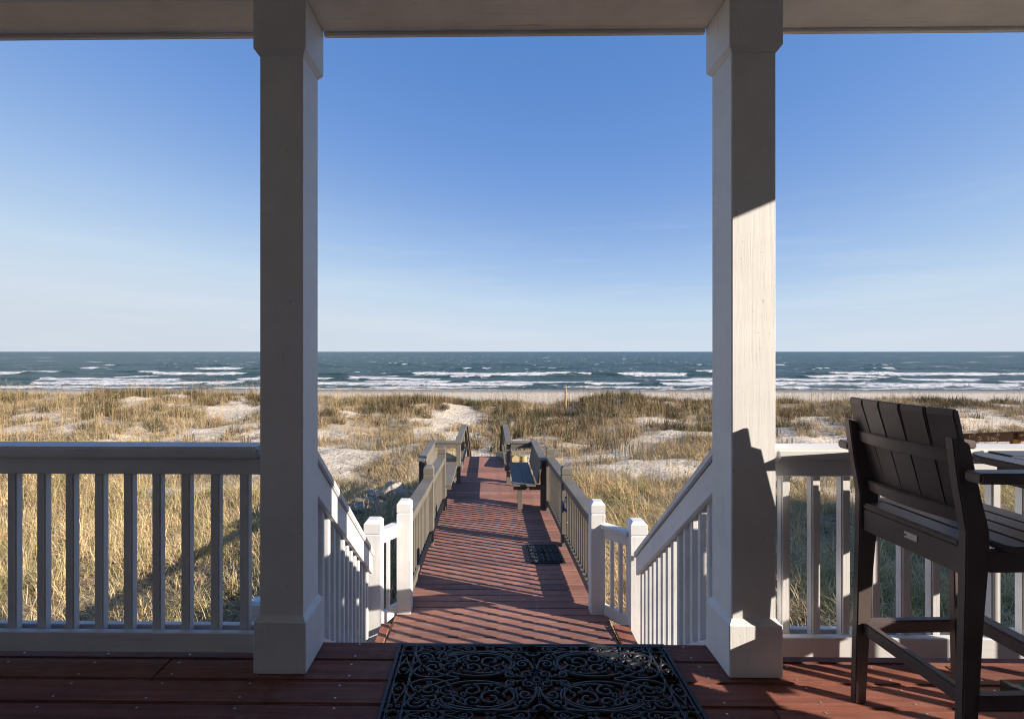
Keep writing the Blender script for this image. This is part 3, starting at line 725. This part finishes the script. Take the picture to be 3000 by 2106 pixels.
# ------------------------------------------------------------------ door mats
def arc(cx, cy, rx, ry, a0=0, a1=2 * PI, n=34):
    return [(cx + rx * math.cos(a0 + (a1 - a0) * k / n), cy + ry * math.sin(a0 + (a1 - a0) * k / n)) for k in range(n + 1)]
def spiral(cx, cy, r, a0, turns, sgn=1, n=26, asp=.8, end=.18):
    o = []
    for k in range(n + 1):
        u = k / n; rr = r * (1 - (1 - end) * u); a = a0 + sgn * turns * 2 * PI * u
        o.append((cx + rr * math.cos(a), cy + rr * asp * math.sin(a)))
    return o
def bez(p0, p1, p2, p3, n=18):
    o = []
    for k in range(n + 1):
        t = k / n; u = 1 - t
        o.append(tuple(u ** 3 * a + 3 * u * u * t * b + 3 * u * t * t * c + t ** 3 * d for a, b, c, d in zip(p0, p1, p2, p3)))
    return o
def door_mat(loc, rot, hx, hy, label, full=True, sc=1.0):
    t = thing('door_mat', label, 'door mat', loc, rot)
    z = .007; fr = MB()
    def rect(a, b, w, h=.014):
        fr.box((-a, -b, 0), (a, -b + w, h)); fr.box((-a, b - w, 0), (a, b, h))
        fr.box((-a, -b + w, 0), (-a + w, b - w, h)); fr.box((a - w, -b + w, 0), (a, b - w, h))
    rect(hx, hy, .016, .012); rect(hx - .026 * sc, hy - .024 * sc, .009, .016)
    bo = .075 * sc
    for s in (-1, 1):
        fr.box((-hx + .016, s * (hy - bo) - .005, .001), (hx - .016, s * (hy - bo) + .005, .0145))
        fr.box((s * (hx - bo - .018) - .006, -hy + .016, .002), (s * (hx - bo - .018) + .006, hy - .016, .0155))
    fr.build('frame', M['rubber'], t, .002)
    sw = MB()
    def cv(pts, r=.0068, taper=False):
        laid.extend(pts)
        for mx in (1, -1):
            for my in (1, -1):
                n_ = len(pts)
                rr = [r * (1 if not taper else (1.0 if k < n_ * .8 else 1.5 if k > n_ * .93 else 1.1)) for k in range(n_)]
                sw.tube([(mx * p[0], my * p[1], z + .002) for p in pts], rr, 6, flat=1.5)
    laid = []
    if full:
        ix, iy = hx - bo - .02, hy - bo
        cv(arc(.262, .105, .172, .088)); cv(arc(.232, .105, .128, .070, -.3, 5.6))
        cv(spiral(.20, .120, .060, PI, 1.3, 1), taper=True); cv(spiral(.285, .075, .05, 0, 1.35, -1), taper=True)
        cv(spiral(.275, .140, .042, 2.2, 1.3, -1), taper=True); cv(spiral(.165, .070, .046, -.6, 1.3, -1), taper=True)
        cv(spiral(.375, .135, .042, 3.6, 1.4, 1), taper=True); cv(spiral(.385, .070, .043, 2.4, 1.35, -1), taper=True)
        cv(arc(.465, .072, .098, .066, .2, 6.0)); cv(spiral(.462, .074, .058, 0, 1.6, 1), taper=True)
        cv(spiral(.512, .145, .046, 3.8, 1.5, -1), taper=True); cv(spiral(.43, .165, .030, 0, 1.4, 1), taper=True)
        cv(bez((.56, 0), (.545, .10), (.44, .15), (.36, .188))); cv(bez((.34, .004), (.42, .02), (.54, .07), (.555, .18)))
        cv(bez((.10, .185), (.18, .20), (.30, .19), (.42, .145))); cv(bez((.008, .06), (.015, .13), (.05, .17), (.135, .186)))
        cv(bez((.065, .012), (.12, .02), (.14, .045), (.11, .075))); cv(spiral(.115, .032, .030, PI, 1.3, 1), taper=True)
        cv(spiral(.075, .150, .036, -1.2, 1.3, 1), taper=True); cv(spiral(.055, .100, .032, 2.5, 1.3, -1), taper=True)
        cv([(.066, .0), (.56, .0)], .004); cv([(0.004, .066), (.004, .186)], .004)
        for x in (.325, .34, .355, .49, .503): cv([(x, -.012), (x, .012)], .005)
        for yy in (.115, .128): cv([(-.03, yy), (.03, yy)], .0045)
        cv(bez((0, .16), (.02, .165), (.035, .175), (.03, .188)))
        for it in range(260):                                   # small scrolls and leaves fill what the big curves leave open
            p = (random.uniform(.03, ix - .012), random.uniform(.012, iy - .012))
            d_ = min((a - p[0]) ** 2 + (b - p[1]) ** 2 for a, b in laid) ** .5
            d_ = min(d_, p[1] + .004, iy - p[1], ix - p[0])
            if d_ > .0165: cv(spiral(p[0], p[1], min(d_ - .004, .034), random.uniform(0, 6), 1.25, random.choice((-1, 1)), 16, .9), .0058, taper=True)
        # border: circles, pointed loops and scrolls
        yb = hy - .052
        for x in (.0, hx - .060): cv(arc(x, yb, .026, .022, n=18), .0055)
        for x in (.085, .31, .455):
            cv(arc(x, yb, .036, .022, .5, 5.8, 18), .0055); cv(bez((x + .033, yb + .010), (x + .06, yb + .006), (x + .065, yb), (x + .10, yb)), .005)
            cv(bez((x + .033, yb - .010), (x + .06, yb - .006), (x + .065, yb), (x + .10, yb)), .005); cv(spiral(x, yb, .018, 0, 1.2), .005)
        for x in (.19, .215, .395, .535): cv(spiral(x, yb + .011, .011, 0, 1.2, n=12), .005); cv(spiral(x, yb - .011, .011, 0, -1.2, n=12), .005)
        xb = hx - .058
        for yy in (0.0, hy - .052): cv(arc(xb, yy, .025, .024, n=18), .0055)
        cv(arc(xb, .068, .027, .040, -1.9, 5.0, 20), .0055); cv(spiral(xb, .062, .014, 0, 1.2, n=14), .005)
        cv(bez((xb - .018, .098), (xb - .010, .12), (xb, .125), (xb, .165)), .005); cv(bez((xb + .018, .098), (xb + .010, .12), (xb, .125), (xb, .165)), .005)
        for q in (-1, 1): cv(spiral(xb + q * .016, .165, .011, 0, 1.2, n=12), .005)
        ro = MB()
        for r in (.066, .052): ro.tube([(*p, z) for p in arc(0, 0, r, r, n=40)][:-1], .0055, 6, True)
        ro.tube([(*p, z) for p in arc(0, 0, .014, .014, n=16)][:-1], .005, 6, True)
        for k in range(8):
            a = k * PI / 4; c, s_ = math.cos(a), math.sin(a)
            ro.tube([(c * .032 + .015 * math.cos(b) * c - .006 * math.sin(b) * s_, s_ * .032 + .015 * math.cos(b) * s_ + .006 * math.sin(b) * c, z) for b in np.linspace(0, 2 * PI, 11)[:-1]], .0035, 5, True)
        ro.build('rosette', M['rubber'], t, smooth=True)
    else:
        for gx in (.06, .15):
            for gy in (.06, .155, .25):
                cv(arc(gx, gy, .042, .045, n=14), .008); cv(spiral(gx, gy, .03, gx * 30, 1.3, n=12), .007)
        for gy in (.0, .108, .20): cv([(0, gy), (hx - .05, gy)], .006)
        for gx in (.0, .105): cv([(gx, 0), (gx, hy - .05)], .006)
    sw.build('scrollwork', M['rubber'], t, smooth=True)
    return t
door_mat((.206, 2.153, .002), (0, 0, .006), .652, .267, 'large black rubber scrollwork door mat at the top of the steps')
door_mat((.728, 6.60, dz(6.60) + .004), (-.0577, 0, .02), .235, .35, 'small black openwork mat on the boardwalk by the right railing', False, .8)

# ------------------------------------------------------------------ bar chair
ch = thing('bar_chair', 'tall dark brown slatted bar chair with arms at the right of the porch', 'bar chair', (1.512, 1.838, 0), (0, 0, .035))
CM = M['chair']
for s in (1, -1):
    y0, y1 = sorted((s * .203, s * .233))
    prof = [(.002, .0), (.048, .0), (.080, .55), (.102, .80), (.100, .87), (.080, .95), (.034, 1.152), (-.024, 1.172), (-.006, 1.03), (.022, .868), (.020, .70)]
    MB().prism(prof, 'y', y0, y1).build('rear_leg', CM, ch, .0035, 2)
    fp = [(.432, .0), (.478, .0), (.488, .6), (.488, 1.035), (.420, 1.035), (.418, .6)]
    MB().prism(fp, 'y', y0, y1).build('front_leg', CM, ch, .0035, 2)
    a0, a1 = sorted((s * .243, s * .300))
    ar = MB().prism([(.0, a0), (.0, a1), (.30, a1 + (.012 if s > 0 else 0)), (.56, a1 + (.012 if s > 0 else 0)), (.56, a0 - (.012 if s < 0 else 0)), (.30, a0 - (.012 if s < 0 else 0))], 'z', 1.037, 1.072)
    ar.build('armrest', CM, ch, .006, 2)
    MB().box((.095, s * .222 - .015, .735), (.40, s * .222 + .015, .803)).build('side_apron', CM, ch, .003)
    MB().box((.055, s * .222 - .016, .285), (.415, s * .222 + .016, .337)).build('side_stretcher', CM, ch, .005, 2)
def arcrail(name, x, z0, z1, sag, lean, th=.030):
    n_ = 14; b = MB(); vs_ = []; fs_ = []
    for k in range(n_ + 1):
        yy = -.203 + .406 * k / n_; xx = x - sag * (1 - (yy / .203) ** 2)
        for dx, zz in ((0, z0), (th, z0), (th + lean, z1), (lean, z1)): vs_.append((xx + dx, yy, zz))
    for k in range(n_):
        for q in range(4): fs_.append((k * 4 + q, k * 4 + (q + 1) % 4, k * 4 + 4 + (q + 1) % 4, k * 4 + 4 + q))
    fs_ += [(3, 2, 1, 0), tuple(n_ * 4 + q for q in range(4))]
    b.add(vs_, fs_); b.build(name, CM, ch, .004, 2)
arcrail('back_rail', .018, 1.080, 1.126, .030, -.006)
arcrail('back_rail', .055, .880, .925, .030, -.008)
sw_ = .0865
for k in range(5):                                              # five upright back slats on a shallow curve
    yc = -.1785 + k * .08925; sag = .030 * (1 - (yc / .225) ** 2)
    yaw = .030 * 2 * yc / .225 ** 2
    prof = [(.094, .885), (.116, .885), (.072, 1.05), (.018, 1.246), (.012, 1.262), (-.006, 1.262), (-.006, 1.240), (.048, 1.05)]
    MB().prism(prof, 'y', -sw_ / 2, sw_ / 2).build('back_slat', CM, ch, .004, 2, loc=(-sag, yc, 0), rot=(0, 0, -yaw * .9))
for k in range(5):
    x0 = .030 + k * .1
    hw = .20 if k == 0 else .268
    p = [(x0, -hw), (x0 + .094, -hw), (x0 + .094, hw), (x0, hw)]
    if k == 1: p = [(x0, -.25), (x0 + .02, -hw), (x0 + .094, -hw), (x0 + .094, hw), (x0 + .02, hw), (x0, .25)]
    MB().prism(p, 'z', .806, .829).build('seat_board', CM, ch, .006, 2)
MB().box((.034, -.2025, .715), (.060, .2025, .8035)).build('rear_apron', CM, ch, .003)
MB().box((.035, -.2025, .283), (.066, .2025, .335)).build('rear_stretcher', CM, ch, .005, 2)
MB().box((.415, -.2025, .345), (.475, .2025, .398)).build('footrest', CM, ch, .006, 2)
tg = MB().box((.0315, -.045, .760), (.0338, .008, .783)).build('name_plate', M['plate'], ch, .0006)
MB().tube([(.0312, .002, .7715), (.0306, .002, .7715)], .004, 8).build('screw', M['dark'], tg)

# ------------------------------------------------------------------ bar table
tb = thing('bar_table', 'dark square slatted bar table with rounded corners at the right edge', 'bar table', (2.32, 1.67, 0), (0, 0, .02))
TM = M['table']; H2 = .395; TZ = 1.04
def rc(x0, y0, x1, y1, cr, sg):                                 # rectangle with one rounded corner side
    return [(x0, y0), (x1, y0), (x1, y1), (x0, y1)]
rad = .13
def corner(cx, cy, a0): return [(cx + rad * math.cos(a0 + k * PI / 2 / 8), cy + rad * math.sin(a0 + k * PI / 2 / 8)) for k in range(9)]
b_ = .105
# border boards: left and right run the full depth with rounded ends, front and back fit between
for s in (-1, 1):
    pts = [(-H2, -H2 + rad)] if s < 0 else []
    if s < 0: poly = corner(-H2 + rad, -H2 + rad, PI)[:] + [(-H2 + b_ + .025, -H2), (-H2 + b_, -H2 + .03), (-H2 + b_, H2 - .03), (-H2 + b_ + .025, H2)] + corner(-H2 + rad, H2 - rad, PI / 2)
    else: poly = corner(H2 - rad, -H2 + rad, 1.5 * PI) + corner(H2 - rad, H2 - rad, 0) + [(H2 - b_ - .025, H2), (H2 - b_, H2 - .03), (H2 - b_, -H2 + .03), (H2 - b_ - .025, -H2)]
    MB().prism(poly, 'z', TZ - .028, TZ).build('border_board', TM, tb, .006, 2)
for s in (-1, 1):
    y0, y1 = sorted((s * H2, s * (H2 - b_)))
    MB().box((-H2 + b_ + .032, y0, TZ - .028), (H2 - b_ - .032, y1, TZ)).build('border_board', TM, tb, .006, 2)
ns = 7; wdt = (2 * (H2 - b_)) / ns
for k in range(ns):
    x0 = -H2 + b_ + k * wdt
    MB().box((x0 + .004, -H2 + b_ + .006, TZ - .027), (x0 + wdt - .004, H2 - b_ - .006, TZ - .001)).build('slat', TM, tb, .004)
for s in (-1, 1):
    MB().box((-.30, s * .30 - .013, TZ - .105), (.30, s * .30 + .013, TZ - .029)).build('apron', TM, tb, .004)
    MB().box((s * .30 - .013, -.285, TZ - .105), (s * .30 + .013, .285, TZ - .029)).build('apron', TM, tb, .004)
for q in (-1, 1): MB().box((.17, q * .34 - .03, .08), (.26, q * .34 + .03, TZ - .03)).build('leg', TM, tb, .005)
MB().box((.19, -.31, .16), (.24, .31, .22)).build('stretcher', TM, tb, .005)
wave = []
for k in range(25):
    x = -.135 + .27 * 0 + (k / 24) * .62; wave.append((x, .045 + .012 * math.cos((x + .135) * 46) * math.exp(-((x + .08) / .10) ** 2) + .03 * sstep(-.05, .15, x).item()))
for q in (-1, 1):
    MB().prism([(-.135, .002)] + [(x, z) for x, z in wave] + [(.485, .002)], 'y', q * .43 - .025, q * .43 + .025).build('foot', TM, tb, .003)

# ------------------------------------------------------------------ things in the dunes
pl = MB().tube([(0, 0, 0), (0, 0, 1.1), (.01, 0, 2.1)], [.085, .08, .075], 10).build('beach_pole', M['pole'], loc=(5.63, 36.5, -3.35))
pl['label'] = 'lone upright wooden pole beyond the dunes by the beach'; pl['category'] = 'pole'
gp = thing('walkway_post', 'square capped post showing above the top of the dark chair', 'post', (20.7, 25, -2.8))
MB().box((-.14, -.14, 0), (.14, .14, 1.45)).build('post', M['pole'], gp, .01)
MB().box((-.17, -.17, 1.45), (.17, .17, 1.60)).build('cap', M['slat'], gp, .02)
nr = thing('wooden_walkway_rail', 'long brown wooden walkway rail crossing the dunes at far right', 'railing')
MB().slope((18.32, 16.0, -1.10), (18.45, 19.4, -1.80), .05, .30).build('plank', M['brown'], nr)
MB().slope((18.32, 16.0, -1.06), (18.45, 19.4, -1.76), .16, .04).build('rail_cap', M['brown'], nr)
for yy in (17.35, 19.2):
    MB().box((18.20, yy - .06, -3.2), (18.30, yy + .06, -1.38 - .2 * (yy - 17.35))).build('post', M['brown'], nr)
MB().box((18.10, 17.05, -2.5), (18.22, 17.2, -1.58)).build('brace', M['orange'], nr, .01)
MB().box((18.22, 17.05, -2.5), (18.30, 17.2, -1.72)).build('brace', M['orange'], nr, .01)

def sand_fence(cx, cy, n_, dx, h, label, mat, lean=.12, dy=.0):
    t = thing('sand_fence', label, 'fence', (cx, cy, float(ground(cx, cy))), group='broken slatted sand fences in the dunes')
    for k in range(n_):
        x = k * dx + random.uniform(-.02, .02); hh = h * random.uniform(.65, 1.1); l = random.uniform(-lean, lean)
        zb = float(ground(cx + x, cy + dy * k)) - t.location.z - .2
        MB().bar((x, dy * k, zb), (x + l * hh, dy * k + random.uniform(-.06, .06), hh), .045, .012, (0, 1, 0)).build('slat', mat, t)
    return t
sand_fence(5.35, 20.3, 14, .085, .52, 'pale leaning slats of a sand fence right of the boardwalk end', M['slat'], .35, .03)
sand_fence(4.3, 20.4, 9, .10, .42, 'grey weathered sand fence slats half buried left of the paler slats', M['slat_dark'], .2, .02)
sand_fence(-11.4, 22.3, 7, .085, .55, 'dark broken sand fence stub in open sand near the left column', M['slat_dark'], .15)
sand_fence(-14.4, 23.0, 6, .09, .45, 'small dark sand fence stub above the left porch railing', M['slat_dark'], .2)
sand_fence(12.9, 22.0, 5, .085, .42, 'small dark sand fence stub right of the right column', M['slat_dark'], .2)
fp_ = MB().box((-.05, -.05, -.3), (.05, .05, .42)).build('stake', M['slat'], None, .005, loc=(13.5, 22.0, float(ground(13.5, 22.0))))
fp_['label'] = 'short pale square stake beside the fence stub right of the column'; fp_['category'] = 'stake'

def rock(cx, cy, s, sz, seed, label):
    bm = bmesh.new(); bmesh.ops.create_icosphere(bm, subdivisions=4, radius=1)
    for v in bm.verts:
        c = v.co; n_ = float(fbm(c.x * 1.3 + 5 + seed, c.y * 1.3 + c.z * 1.7 + seed, seed, 3)) - .5
        f = 1 + 1.1 * n_
        v.co = Vector((c.x * s[0], c.y * s[1], c.z * s[2])) * f
    me = bpy.data.meshes.new('rock'); bm.to_mesh(me); bm.free()
    o = obj('rock', me, M['rock'], None, loc=(cx, cy, float(ground(cx, cy)) + sz))
    o['label'] = label; o['category'] = 'rock'; o['group'] = 'rocks in the grass left of the boardwalk'
rock(-2.55, 13.2, (.36, .30, .30), .12, 3, 'large pale pointed rock in the grass left of the boardwalk')
rock(-3.35, 12.3, (.22, .18, .16), .08, 8, 'small grey rock near the left newel post')
rock(-3.1, 13.6, (.5, .3, .14), .02, 12, 'low flat rock just left of the large pointed rock')

# ------------------------------------------------------------------ grass
def grass_mat(name, straw, green, gmix, brown=(0.17, 0.10, 0.045)):
    t = NT(name)
    oi = t.new('ShaderNodeObjectInfo')
    ln_ = t.noise(oi.outputs['Location'], .33, 3, .6)
    tc = t.new('ShaderNodeTexCoord')
    bl = t.noise(t.coord('Object', (1, 1, .15)), 23, 1, .5)
    f = t.math('ADD', t.math('MULTIPLY', ln_, 1.0), t.math('MULTIPLY', t.math('SUBTRACT', oi.outputs['Random'], .5), .7))
    f = t.math('ADD', f, t.math('MULTIPLY', t.math('SUBTRACT', bl, .5), .9))
    c = t.ramp(f, [(gmix - .22, straw), (gmix, tuple((a + b) / 2 for a, b in zip(straw, green))), (gmix + .20, green)])
    c = t.mix(t.ramp(bl, [(.34, (.85, .85, .85)), (.46, (0, 0, 0))]), c, brown)
    t.set(c, .75, .15)
    tr = t.new('ShaderNodeBsdfTranslucent'); t.link(c, tr.inputs[0])
    mx = t.new('ShaderNodeMixShader'); mx.inputs[0].default_value = .14
    t.link(t.b.outputs[0], mx.inputs[1]); t.link(tr.outputs[0], mx.inputs[2]); t.link(mx.outputs[0], t.out.inputs[0])
    return t.m
G_NEAR = grass_mat('beach_grass_near', (0.78, 0.59, 0.33), (0.31, 0.31, 0.12), .64)
G_FAR = grass_mat('beach_grass_far', (0.52, 0.395, 0.235), (0.22, 0.185, 0.10), .58)
G_OAT = grass_mat('sea_oat_straw', (0.52, 0.385, 0.20), (0.30, 0.23, 0.12), .70)
G_SHRUB = grass_mat('dune_shrub', (0.16, 0.105, 0.052), (0.075, 0.078, 0.036), .52, (.08, .055, .03))

def blade(mb, bx, by, ang, L, lean, curl, w, seg=4):
    dx, dy = math.cos(ang), math.sin(ang); px, py = -dy, dx
    vs_ = []; r = 0; z = 0; th = lean
    for k in range(seg + 1):
        u = k / seg; ww = w * (1 - .85 * u) * .5
        vs_.append((bx + dx * r - px * ww, by + dy * r - py * ww, z)); vs_.append((bx + dx * r + px * ww, by + dy * r + py * ww, z))
        r += math.sin(th) * L / seg; z += math.cos(th) * L / seg; th += curl / seg
    mb.add(vs_, [(2 * k, 2 * k + 1, 2 * k + 3, 2 * k + 2) for k in range(seg)])
def tuft(nb, rad, L, lean, curl, w, seg=4):
    b = MB()
    for _ in range(nb):
        a = random.uniform(0, 2 * PI); r = rad * math.sqrt(random.random()); q = random.uniform(0, 2 * PI)
        blade(b, r * math.cos(q), r * math.sin(q), a, L * random.uniform(.55, 1.15), random.uniform(.02, lean), random.uniform(.25, 1) * curl, w * random.uniform(.7, 1.3), seg)
    return b
def oat(nb, H):
    b = MB()
    for _ in range(nb):
        a = random.uniform(0, 2 * PI); x, y = random.uniform(-.25, .25), random.uniform(-.25, .25); h = H * random.uniform(.7, 1.15)
        blade(b, x, y, a, h, .03, .26, .011, 5)
        for q in range(5):
            blade(b, x + math.cos(a) * .12 * h * .9, y + math.sin(a) * .12 * h * .9, a + random.uniform(-.8, .8), .14, 1.2 + random.uniform(-.4, .6), 1.0, .02, 2)
            vs0 = len(b.v)
        # lift the seed sprays to the stalk's tip
        n6 = 5 * 6
        for i_ in range(len(b.v) - n6, len(b.v)):
            p = b.v[i_]; b.v[i_] = (p[0], p[1], p[2] + h * .93)
    return b
src = bpy.data.collections.new('grass_sources')                  # never linked to the scene: instanced only
def source(mb, mat, nm):
    me = mb.mesh(nm); me.materials.append(mat); o = bpy.data.objects.new(nm, me); src.objects.link(o); return o
kinds = []
def cols(nm, lst):
    c = bpy.data.collections.new(nm)
    for i, (mb, mat) in enumerate(lst):
        me = mb.mesh(nm); me.materials.append(mat); o = bpy.data.objects.new('%s_%02d' % (nm, i), me); c.objects.link(o)
    return c
C_NEAR = cols('near_tufts', [(tuft(34, .16, .66, 1.2, 2.8, .0115, 6), G_NEAR), (tuft(30, .14, .70, .9, 2.6, .0120, 6), G_NEAR), (tuft(40, .22, .52, 1.4, 3.0, .0105, 6), G_NEAR), (tuft(22, .10, .62, .55, 1.6, .0120, 5), G_NEAR), (tuft(44, .28, .46, 1.55, 1.8, .0110, 5), G_NEAR)])
C_FAR = cols('far_tufts', [(tuft(30, .20, .50, .8, 1.9, .018, 4), G_FAR), (tuft(26, .17, .58, .6, 1.5, .018, 4), G_FAR), (tuft(34, .26, .40, 1.1, 2.0, .017, 4), G_FAR), (tuft(36, .30, .32, 1.3, 1.5, .019, 3), G_FAR)])
C_OAT = cols('oat_stems', [(oat(4, 1.1), G_OAT), (oat(3, 1.3), G_OAT), (oat(5, .95), G_OAT)])
C_SHRUB = cols('shrub_tufts', [(tuft(70, .30, .42, .8, .5, .020, 2), G_SHRUB), (tuft(80, .36, .36, 1.0, .6, .022, 2), G_SHRUB)])

def scatter(name, pts, coll, nk, label, smin, smax, tilt=.12, sink=.03):
    n_ = len(pts)
    x, y = pts[:, 0], pts[:, 1]; z = ground(x, y) - sink
    me = bpy.data.meshes.new(name); me.vertices.add(n_); me.vertices.foreach_set('co', np.stack([x, y, z], 1).astype(np.float32).ravel())
    rot = np.stack([R.normal(0, tilt, n_), R.normal(0, tilt, n_), R.uniform(0, 2 * PI, n_)], 1)
    s = R.uniform(smin, smax, n_); scl = np.stack([s, s, s * R.uniform(.85, 1.15, n_)], 1)
    a = me.attributes.new('rot', 'FLOAT_VECTOR', 'POINT'); a.data.foreach_set('vector', rot.astype(np.float32).ravel())
    a = me.attributes.new('scl', 'FLOAT_VECTOR', 'POINT'); a.data.foreach_set('vector', scl.astype(np.float32).ravel())
    a = me.attributes.new('idx', 'INT', 'POINT'); a.data.foreach_set('value', R.randint(0, nk, n_).astype(np.int32))
    o = bpy.data.objects.new(name, me); COL.objects.link(o); o['kind'] = 'stuff'; o['label'] = label; o['category'] = 'grass'
    ng = bpy.data.node_groups.new(name + '_nodes', 'GeometryNodeTree')
    ng.interface.new_socket('Geometry', in_out='INPUT', socket_type='NodeSocketGeometry'); ng.interface.new_socket('Geometry', in_out='OUTPUT', socket_type='NodeSocketGeometry')
    N = ng.nodes; gi = N.new('NodeGroupInput'); go = N.new('NodeGroupOutput'); ip = N.new('GeometryNodeInstanceOnPoints'); ci = N.new('GeometryNodeCollectionInfo')
    ci.inputs['Collection'].default_value = coll; ci.inputs['Separate Children'].default_value = True; ci.inputs['Reset Children'].default_value = True
    ip.inputs['Pick Instance'].default_value = True
    ng.links.new(gi.outputs[0], ip.inputs['Points']); ng.links.new(ci.outputs[0], ip.inputs['Instance'])
    for nm, dt, sock in (('rot', 'FLOAT_VECTOR', 'Rotation'), ('scl', 'FLOAT_VECTOR', 'Scale'), ('idx', 'INT', 'Instance Index')):
        na = N.new('GeometryNodeInputNamedAttribute'); na.data_type = dt; na.inputs['Name'].default_value = nm
        ng.links.new(na.outputs['Attribute'], ip.inputs[sock])
    ng.links.new(ip.outputs[0], go.inputs[0])
    md = o.modifiers.new('scatter', 'NODES'); md.node_group = ng
    return o
def jitter(x0, x1, y0, y1, c, fn):
    gx_, gy_ = np.meshgrid(np.arange(x0, x1, c), np.arange(y0, y1, c)); p = np.stack([gx_.ravel(), gy_.ravel()], 1)
    p = p + R.uniform(-.5, .5, p.shape) * c * 1.1
    view = (p[:, 0] < 1.36 * p[:, 1] + 6) & (p[:, 0] > -1.36 * p[:, 1] - 6)
    deck = (p[:, 0] > -1.15) & (p[:, 0] < 1.38) & (p[:, 1] < 9.0) | (p[:, 0] > -1.45) & (p[:, 0] < 1.2) & (p[:, 1] < 10.9) | (p[:, 0] > -.95) & (p[:, 0] < .7) & (p[:, 1] < 15.5)
    p = p[view & ~deck]
    return p[R.rand(len(p)) < fn(p[:, 0], p[:, 1])]
scatter('near_beach_grass', jitter(-20, 22, 4.2, 15.5, .225, lambda x, y: np.clip(veg(x, y) * 1.1, 0, 1) * (.25 + .75 * sstep(.32, .55, fbm(x * 1.3, y * 1.3, 77, 2)))), C_NEAR, 5, 'thick straw and green beach grass below the porch', .75, 1.15)
scatter('dune_grass', jitter(-58, 62, 14.5, 43, .34, lambda x, y: np.clip(veg(x, y) * (.12 + .85 * sstep(.36, .60, fbm(x * .9, y * .8, 78, 3))), 0, 1)), C_FAR, 4, 'dry straw grass covering the dunes', .8, 1.25)
scatter('dune_shrub', jitter(-58, 62, 22, 42, .62, lambda x, y: veg(x, y) * sstep(.50, .60, fbm(x / 5, y / 4, 101, 3)) * (.25 + .75 * sstep(31, 36, y)) + .8 * (np.exp(-((x - 9.5) / 3.6) ** 2 - ((y - 35.5) / 3.2) ** 2) + np.exp(-((x - 3) / 3.2) ** 2 - ((y - 28) / 2.6) ** 2) + np.exp(-((x + 6) / 4) ** 2 - ((y - 36.5) / 2) ** 2) + .7 * np.exp(-((x - 20) / 5) ** 2 - ((y - 29) / 3) ** 2)) * (1 - sandmask(x, y))), C_SHRUB, 2, 'low dark brush along the dune crest', 1.0, 1.75)
scatter('sea_oats', jitter(-58, 62, 11, 42, .55, lambda x, y: np.clip(veg(x, y) +   .12 * (y > 16), 0, 1) * .8 * sstep(.34, .5, fbm(x / 7, y / 6, 111, 2))), C_OAT, 3, 'tall thin sea oat stems standing over the dune grass', .75, 1.2, .05)
scatter('sand_sprigs', jitter(-50, 55, 13, 44, .9, lambda x, y: .5 * sandmask(x, y) * (np.abs(x + 1) > 1.6) * sstep(.40, .6, fbm(x * .7, y * .7, 79, 3))), C_FAR, 4, 'small sparse sprigs of grass on open sand', .3, .6)
